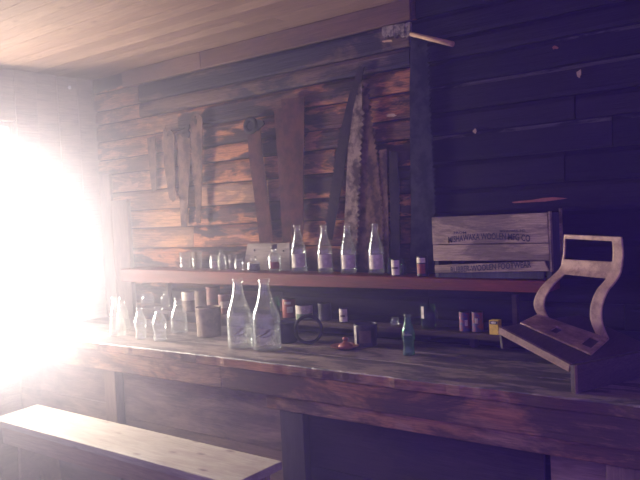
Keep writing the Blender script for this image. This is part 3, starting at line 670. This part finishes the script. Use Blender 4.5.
q0, q1 = cpx(454, 233.8), cpx(466.5, 233.5)
obj('lettering', text_mesh('FROM', q1.x - q0.x, 0.009, x0=q0.x, z0=q0.z, y=-0.1466), 'ink', slats[0])
q0, q1 = cpx(500, 232.2), cpx(526, 232)
obj('lettering', text_mesh('MISHAWAKA, IND.', q1.x - q0.x, 0.009, x0=q0.x, z0=q0.z, y=-0.1466), 'ink', slats[0])
q0, q1 = cpx(451, 272.8), cpx(531.5, 267.2)
obj('lettering', text_mesh('RUBBER-WOOLEN FOOTWEAR', q1.x - q0.x, 0.024, x0=q0.x, z0=q0.z + 0.001, slope=(q1.z - q0.z) / (q1.x - q0.x), y=-0.1474), 'ink', loose)

# ------------------------------------------------------------------ lower shelf
G = 'tins and jars on the lower shelf'
def low(x0, x1, yt, y=-0.06):
    p, r, h = place(x0, x1, yt, y, lsz); p.z += 0.0005; return p, r, h
p, r, h = low(143, 152.5, 293); bottle('glass_jar', 'pale hazy jar on lower shelf, nearest the window', 'jar', G, JAR, p, r, h, 'dusty')
p, r, h = low(162, 169, 291); bottle('glass_vial', 'pale slender bottle on lower shelf, second from the window', 'bottle', G, VIAL, p, r, h, 'dusty')
p, r, h = low(184, 196.5, 291); can('tin_can', 'grey tin with pale upper band, behind and beside the slender-necked bottle', 'can', G, p, r, h, 'tin_rust', [(0.55, 0.97, 'label_white', 1.3, 0)])
p, r, h = low(196.5, 207.5, 290); can('tin_can', 'brown tin directly behind the rusty counter can', 'can', G, p, r, h, 'tin_rust')
p, r, h = low(208, 219, 286.5); can('tin_can', 'tallest reddish tin on lower shelf, above the rusty can', 'can', G, p, r, h, 'tin_red', [(0.42, 0.52, 'label_brown', 1.4, 0)], lid='tin_red')
p, r, h = low(220, 231, 294); can('tin_can', 'short reddish tin between rusty can and big bottles', 'can', G, p, r, h, 'tin_red', [(0.3, 0.65, 'label_white', 0.8, 0)])
p, r, h = low(271, 279.5, 297); bottle('glass_jar', 'dark greenish jar on lower shelf beside a big bottle neck', 'jar', G, JAR, p, r, h, 'green', fill=(0.55, 'ink_liquid'))
p, r, h = low(283.5, 295, 298); can('tin_can', 'tin with red and white label above the black cup', 'can', G, p, r, h, 'tin_dark', [(0.05, 0.95, 'label_red', 1.4, 0), (0.3, 0.6, 'label_white', 0.45, 0.1), (0.72, 0.85, 'label_white', 0.5, -0.2)])
p, r, h = low(297, 312, 304.5, -0.065); can('tin_can', 'short tin with white over green label above the ring handle', 'can', G, p, r, h, 'tin_dark', [(0.05, 0.97, 'label_white', 1.35, 0), (0.05, 0.42, 'label_green', 1.1, 0)])
p, r, h = low(319, 331, 303, -0.05); can('tin_can', 'plain blackened tin on lower shelf, before the white-labelled one', 'can', G, p, r, h, 'tin_dark')
p, r, h = low(340, 348.5, 308, -0.065); can('tin_can', 'slim tin with white label over the copper dish', 'can', G, p, r, h, 'tin_dark', [(0.06, 0.95, 'label_white', 1.1, -0.3), (0.4, 0.55, 'label_brown', 0.5, -0.3)])
p, r, h = low(391.5, 399.5, 317.5, -0.065); bottle('glass_jar', 'tiny clear jar on lower shelf behind the green bottle', 'jar', G, JAR, p, r, h, 'clear')
# jug with glinting handle
p, r, h = low(420.5, 436, 304.5, -0.062)
jg = empty('glass_mug', p, 'dark glass mug with glinting side on lower shelf', 'mug', G)
bm = bm_new(); add_lathe(bm, scaled([(0.86, 0), (0.9, 0.02), (0.97, 0.5), (1, 1.0), (0.95, 1.0), (0.9, 0.5), (0.84, 0.05), (0, 0.05)], r, h), p, 26); obj('mug_body', bm, 'green', jg)
bm = bm_new(); add_lathe(bm, [(r * 0.80, 0.008), (r * 0.84, h * 0.8)], p, 22, caps=(True, True)); obj('contents', bm, 'ink_liquid', jg)
bm = bm_new(); add_tube(bm, [p + Vector((r * 0.93, -0.004, h * 0.82)), p + Vector((r * 1.35, -0.006, h * 0.80)), p + Vector((r * 1.5, -0.006, h * 0.6)), p + Vector((r * 1.42, -0.006, h * 0.35)), p + Vector((r * 0.9, -0.004, h * 0.22))], 0.0045, 8); obj('handle', bm, 'clear', jg)
band(jg, 'label', p, r * 1.01, 0.45 * h, 0.95 * h, 'label_white', 0.22, -0.75)
p, r, h = low(459.5, 471, 311.5, -0.065); can('tin_can', 'tin with mottled blue and red wrapper, nearer the glass mug', 'can', G, p, r, h, 'tin_dark', [(0.04, 0.96, 'label_blue', 1.5, 0), (0.3, 0.6, 'label_white', 0.25, 0.2)])
p, r, h = low(472, 483.5, 311.5, -0.062); can('tin_can', 'tin with mottled blue and red wrapper, nearer the yellow box', 'can', G, p, r, h, 'tin_dark', [(0.04, 0.96, 'label_blue', 1.5, 0), (0.45, 0.7, 'label_white', 0.25, -0.2)])
# yellow box
A0 = onY(489.5, 335, -0.10); A1 = onY(498.5, 335, -0.10); zt_ = onY(494, 320.5, -0.10).z; z0 = lsz(A0.x) + 0.0006
yb = empty('small_carton', ((A0.x + A1.x) / 2, -0.082, z0), 'little yellow carton at the end of the lower shelf', 'box')
bm = bm_new(); add_box(bm, A0.x, A1.x, -0.100, -0.065, z0, zt_); bevel(obj('carton_body', bm, 'yellow_card', yb), 0.001)
bm = bm_new(); xm = (A0.x + A1.x) / 2
add_box(bm, A0.x + 0.002, A1.x - 0.002, -0.1008, -0.1001, zt_ - 0.016, zt_ - 0.003)
bl = obj('label', bm, 'ink', yb)
bm = bm_new(); c = Vector((xm, -0.1012, zt_ - 0.0095))
add_prism(bm, [c + Vector((0.0115 * math.cos(k * PI / 8), 0, 0.0045 * math.sin(k * PI / 8))) for k in range(16)], (0, 0.0004, 0)); obj('emblem', bm, 'label_white', bl)

# ------------------------------------------------------------------ things on the counter
p = onZ(209.5, 335.5, CT); p.z = CT + 0.0005
t = onY(208, 306, p.y); r = (onY(218.5, 320, p.y).x - onY(200, 320, p.y).x) / 2 * 0.93
can('open_can', 'tall rusty open tin can standing on the counter', 'can', None, p, r, t.z - CT - 0.004, 'tin_rust', open_top=True, taper=1.05)
p = onZ(366.5, 345.5, CT); p.z = CT + 0.0005; p.y = min(p.y, -0.168)
t = onY(365, 323.5, p.y); r = (onY(376, 332, p.y).x - onY(357, 332, p.y).x) / 2 * 0.92
can('open_can', 'dark open tin with pale paper strip, on the counter by the wall', 'can', None, p, r, t.z - CT, 'tin_dark', [(0.05, 0.95, 'label_white', 0.22, -1.1), (0.2, 0.75, 'label_brown', 0.5, -0.1)], open_top=True, taper=1.14)
# black cup with a big ring handle
p = onZ(287, 342, CT); p.z = CT + 0.0005
t = onY(286, 321.5, p.y); r = (onY(297.5, 332, p.y).x - onY(277, 332, p.y).x) / 2 * 0.9
cp = empty('iron_cup', p, 'black iron cup with a large ring handle behind the big bottles', 'cup')
bm = bm_new(); h = t.z - CT
add_lathe(bm, scaled([(0.80, 0), (0.88, 0.03), (0.98, 0.4), (1, 0.75), (0.97, 0.96), (1.02, 1.0), (0.95, 1.0), (0.92, 0.9), (0.9, 0.4), (0.78, 0.08), (0.0, 0.07)], r, h), p, 28); obj('cup_body', bm, 'black_iron', cp)
c = onY(308.5, 333.5, p.y - 0.01); R_ = (onY(319, 333, p.y).x - onY(298, 333, p.y).x) / 2
rv = to_world(Vector((1, 0, 0))); rv.z = 0; rv.normalize()
c.z = CT + R_ + 0.008
bm = bm_new(); add_tube(bm, [c + rv * (R_ * 0.98 * math.cos(k * PI / 14)) + Vector((0, 0, R_ * math.sin(k * PI / 14))) for k in range(28)], 0.0075, 10, closed=True); obj('ring_handle', bm, 'black_iron', cp)
# copper dish
p = onZ(345, 348.5, CT); p.z = CT + 0.0005
ds = empty('lidded_dish', p, 'small copper-red dish with a knob on the counter', 'dish')
r = (onY(358, 347, p.y).x - onY(332, 347, p.y).x) / 2 * 0.92
bm = bm_new(); add_lathe(bm, [(r * 0.55, 0), (r * 0.6, 0.003), (r * 0.95, 0.010), (r, 0.014), (r * 0.96, 0.014), (r * 0.6, 0.007), (r * 0.3, 0.006)], p, 28, caps=(True, True)); obj('saucer', bm, 'copper', ds)
bm = bm_new(); add_lathe(bm, [(r * 0.5, 0.007), (r * 0.52, 0.014), (r * 0.36, 0.024), (r * 0.16, 0.03), (r * 0.12, 0.034), (r * 0.2, 0.04), (r * 0.2, 0.046), (r * 0.08, 0.052)], p + Vector((0.004, 0, 0)), 20, caps=(True, True)); obj('knob', bm, 'copper', ds)

# ------------------------------------------------------------------ sloped box and cast frame
Nn = Vector((-0.712, -0.583, 0.94)); Fz = onY(499, 327, -0.45)
lv = Fz - Nn; lh = Vector((lv.x, lv.y, 0)); LL = lh.length; lh.normalize()
wd = Vector((-lh.y, lh.x, 0)); wd = wd if wd.x > 0 else -wd
nrm = wd.cross(lv).normalized(); nrm = nrm if nrm.z > 0 else -nrm
BW = 0.40
def bp(s, t, z=None):
    q = Nn + lv * s + wd * t
    if z is not None: q.z = z
    return q
bx = empty('sloped_box', bp(0.5, BW / 2, CT), 'low dark wooden box with sloping top at the counter end', 'box')
def slab(pts, d, name, mat, parent=bx, bv=0.002):
    bm = bm_new(); add_prism(bm, pts, d); o = obj(name, bm, mat, parent)
    return bevel(o, bv) if bv else o
nd = -nrm
slab([bp(0.0, 0.014), bp(0.0, BW), bp(1.0, BW), bp(1.0, 0.014)], nd * 0.016, 'lid', 'box_wood')
slab([bp(-0.01, 0.0), bp(-0.01, 0.0135), bp(1.0, 0.0135), bp(1.0, 0.0)], nd * 0.026, 'edge_strip', 'box_edge')
fr0 = [bp(-0.012, 0.0, CT + 0.001), bp(-0.012, BW, CT + 0.001), bp(-0.012, BW) + nd * 0.001, bp(-0.012, 0.0) + nd * 0.001]
slab(fr0, -lh * 0.016, 'front_board', 'box_wood')
slab([bp(-0.012, 0.0, CT + 0.001) - wd * 0.0005 - lh * 0.016, bp(-0.012, 0.011, CT + 0.001) - lh * 0.0165, bp(-0.012, 0.011) - lh * 0.0165, bp(-0.012, 0.0) - lh * 0.0165], -lh * 0.0015, 'corner_strip', 'box_edge', bv=0)
slab([bp(0.985, 0.0) - Vector((0, 0, 0.075)), bp(0.985, BW) - Vector((0, 0, 0.075)), bp(0.985, BW) + nd * 0.018, bp(0.985, 0.0) + nd * 0.027], -lh * 0.012, 'rear_batten', 'box_wood')
slab([bp(0.03, BW - 0.016, CT + 0.001), bp(0.93, BW - 0.016, CT + 0.001), bp(0.93, BW - 0.016) + nd * 0.018, bp(0.03, BW - 0.016) + nd * 0.018], wd * 0.015, 'side_board', 'box_wood')

def crp(x, y): return 490 + x / 2.667, 220 + y / 2.667
p0b = Nn + nrm * 0.004
def onBox(x, y): return onPl(*crp(x, y), p0b, nrm)
nr_, fr_ = onBox(318, 318), onBox(128, 252)
nl_, fl_ = onBox(270, 360), onBox(80, 275)
wp = Vector((0.86, 0.50, 0)).normalized(); pn = wp.cross(Vector((0, 0, 1))).normalized()
near = [(352, 45), (356, 75), (356, 104), (350, 140), (336, 165), (316, 190), (303, 222), (299, 255), (304, 285), (318, 318)]
far = [(198, 38), (197, 66), (195, 96), (187, 128), (168, 148), (142, 172), (124, 198), (117, 220), (120, 238), (128, 252)]
NP = [onPl(*crp(*q), nr_, pn) for q in near]; FP = [onPl(*crp(*q), fr_, pn) for q in far]
def catmull(P, n):
    out = []
    for i in range(len(P) - 1):
        a, b, c, d = P[max(i - 1, 0)], P[i], P[i + 1], P[min(i + 2, len(P) - 1)]
        for k in range(n):
            t = k / n
            out.append(0.5 * ((2 * b) + (c - a) * t + (2 * a - 5 * b + 4 * c - d) * t * t + (3 * b - a - 3 * c + d) * t ** 3))
    out.append(P[-1]); return out
SUB = 4
NS, FS = catmull(NP, SUB), catmull(FP, SUB)
nb = 8
NSb = [nr_.lerp(nl_, k / nb) for k in range(1, nb + 1)]; FSb = [fr_.lerp(fl_, k / nb) for k in range(1, nb + 1)]
sf = empty('cast_seat_frame', (nr_ + fr_) / 2, 'rusty curved cast metal frame with cut-out back standing on the sloped box', 'frame')
def sheet(NA, FA, keep, name):
    T = 30; b = bm_new()
    V = [[b.verts.new(f_.lerp(n_, j / T)) for j in range(T + 1)] for n_, f_ in zip(NA, FA)]
    for i in range(len(NA) - 1):
        for j in range(T):
            if keep((i + 0.5) / SUB, (j + 0.5) / T): b.faces.new((V[i][j], V[i + 1][j], V[i + 1][j + 1], V[i][j + 1])).smooth = True
    for v in [v for v in b.verts if not v.link_faces]: b.verts.remove(v)
    o = obj(name, b, 'cast_iron', sf)
    m = o.modifiers.new('thickness', 'SOLIDIFY'); m.thickness = 0.007; m.offset = 0.0
    m = o.modifiers.new('bevel', 'BEVEL'); m.width = 0.002; m.segments = 2; m.limit_method = 'ANGLE'
    return o
def keep_back(s, t):
    if s < 0.55: return True                     # top bar
    if s < 2.15: return t < 0.05 or t > 0.84      # slot
    if s < 3.75 - 0.0 * t: return True            # broad band
    return t < 0.17 or t > 0.84                   # side rails
sheet(NS, FS, keep_back, 'curved_back')
def keep_base(s, t):
    q = s * SUB / nb
    if 0.25 < q < 0.8 and 0.80 < t < 0.95: return False
    if 0.35 < q < 0.75 and 0.36 < t < 0.48: return False
    return True
ob = sheet([nr_] + NSb, [fr_] + FSb, keep_base, 'base_plate')

# ------------------------------------------------------------------ haze added for the window glare
m, nt, out = new_mat('haze')
v1 = N(nt, 'ShaderNodeVolumeScatter'); v1.inputs['Color'].default_value = (1.0, 0.98, 0.95, 1); v1.inputs['Anisotropy'].default_value = 0.78
tc = N(nt, 'ShaderNodeTexCoord'); sx = N(nt, 'ShaderNodeSeparateXYZ'); nt.links.new(tc.outputs['Object'], sx.inputs[0])
mr = N(nt, 'ShaderNodeFloatCurve'); mp_ = N(nt, 'ShaderNodeMapRange'); nt.links.new(sx.outputs[0], mp_.inputs['Value'])      # added glare haze, densest a little way in from the window
mp_.inputs['From Min'].default_value = -4.0; mp_.inputs['From Max'].default_value = 0.0
nt.links.new(mp_.outputs[0], mr.inputs['Value'])
cv = mr.mapping.curves[0]; cv.points[0].location = (0.0, 0.05); cv.points[1].location = (1.0, 0.003)
for q_ in ((0.12, 0.07), (0.28, 0.17), (0.45, 0.16), (0.62, 0.06), (0.75, 0.010)): cv.points.new(*q_)
mr.mapping.update()
nt.links.new(mr.outputs[0], v1.inputs['Density'])
mr2 = N(nt, 'ShaderNodeMapRange'); nt.links.new(sx.outputs[0], mr2.inputs['Value'])
mr2.inputs['From Min'].default_value = -3.4; mr2.inputs['From Max'].default_value = -1.5; mr2.inputs['To Min'].default_value = 0.008; mr2.inputs['To Max'].default_value = 0.048
v2 = N(nt, 'ShaderNodeVolumeScatter'); nt.links.new(mr2.outputs[0], v2.inputs['Density']); v2.inputs['Color'].default_value = (0.30, 0.20, 1.0, 1); v2.inputs['Density'].default_value = 0.045; v2.inputs['Anisotropy'].default_value = 0.0  # violet scatter added to lift the shadows
ad = N(nt, 'ShaderNodeAddShader'); nt.links.new(v1.outputs[0], ad.inputs[0]); nt.links.new(v2.outputs[0], ad.inputs[1]); nt.links.new(ad.outputs[0], out.inputs['Volume'])
bm = bm_new(); add_box(bm, XL - 0.18, XR + 0.05, -4.7, 0.2, -0.1, ZC + 0.2)
tag(obj('haze', bm, m, base=(0, 0, 0)), 'thin haze added to the room to spread the window glare', 'haze', kind='stuff')

# ------------------------------------------------------------------ light
w = bpy.data.worlds.new('world'); SC.world = w; w.use_nodes = True
bg = w.node_tree.nodes['Background']; bg.inputs[0].default_value = (0.32, 0.19, 0.80, 1); bg.inputs[1].default_value = 1.5
def area(name, loc, direction, sx, sy, power, col):
    l = bpy.data.lights.new(name, 'AREA'); l.shape = 'RECTANGLE'; l.size = sx; l.size_y = sy; l.energy = power; l.color = col
    o = bpy.data.objects.new(name, l); COL.objects.link(o); o.location = loc
    o.rotation_euler = Vector(direction).to_track_quat('-Z', 'Y').to_euler(); return o
WC = (WY0 + WY1) / 2
area('glare_lamp', (XL - 0.30, -0.66, 1.10), (1, 0, 0), 0.55, 0.75, 310.0, (1.0, 0.87, 0.77))      # lamp added close outside to centre the glare in the window
area('daylight_high', (XL - 0.55, WC, 1.55), (1, 0, 0), 2.4, 2.0, 60.0, (1.0, 0.87, 0.77))      # open sky behind it
area('sky_light', (-6.6, -1.15, 3.05), (4.2, 0.3, -2.0), 3.2, 1.5, 850.0, (1.0, 0.89, 0.82))      # bright sky above, shining down through the window

vs = SC.view_settings
SC.display_settings.display_device = 'sRGB'
vs.view_transform = 'Standard'; vs.look = 'None'; vs.exposure = 0.1; vs.gamma = 1.0; vs.use_curve_mapping = False
try:
    SC.cycles.use_denoising = True; SC.cycles.volume_bounces = 0; SC.cycles.max_bounces = 10; SC.cycles.transparent_max_bounces = 32
    SC.cycles.caustics_reflective = False; SC.cycles.caustics_refractive = False
except Exception: pass
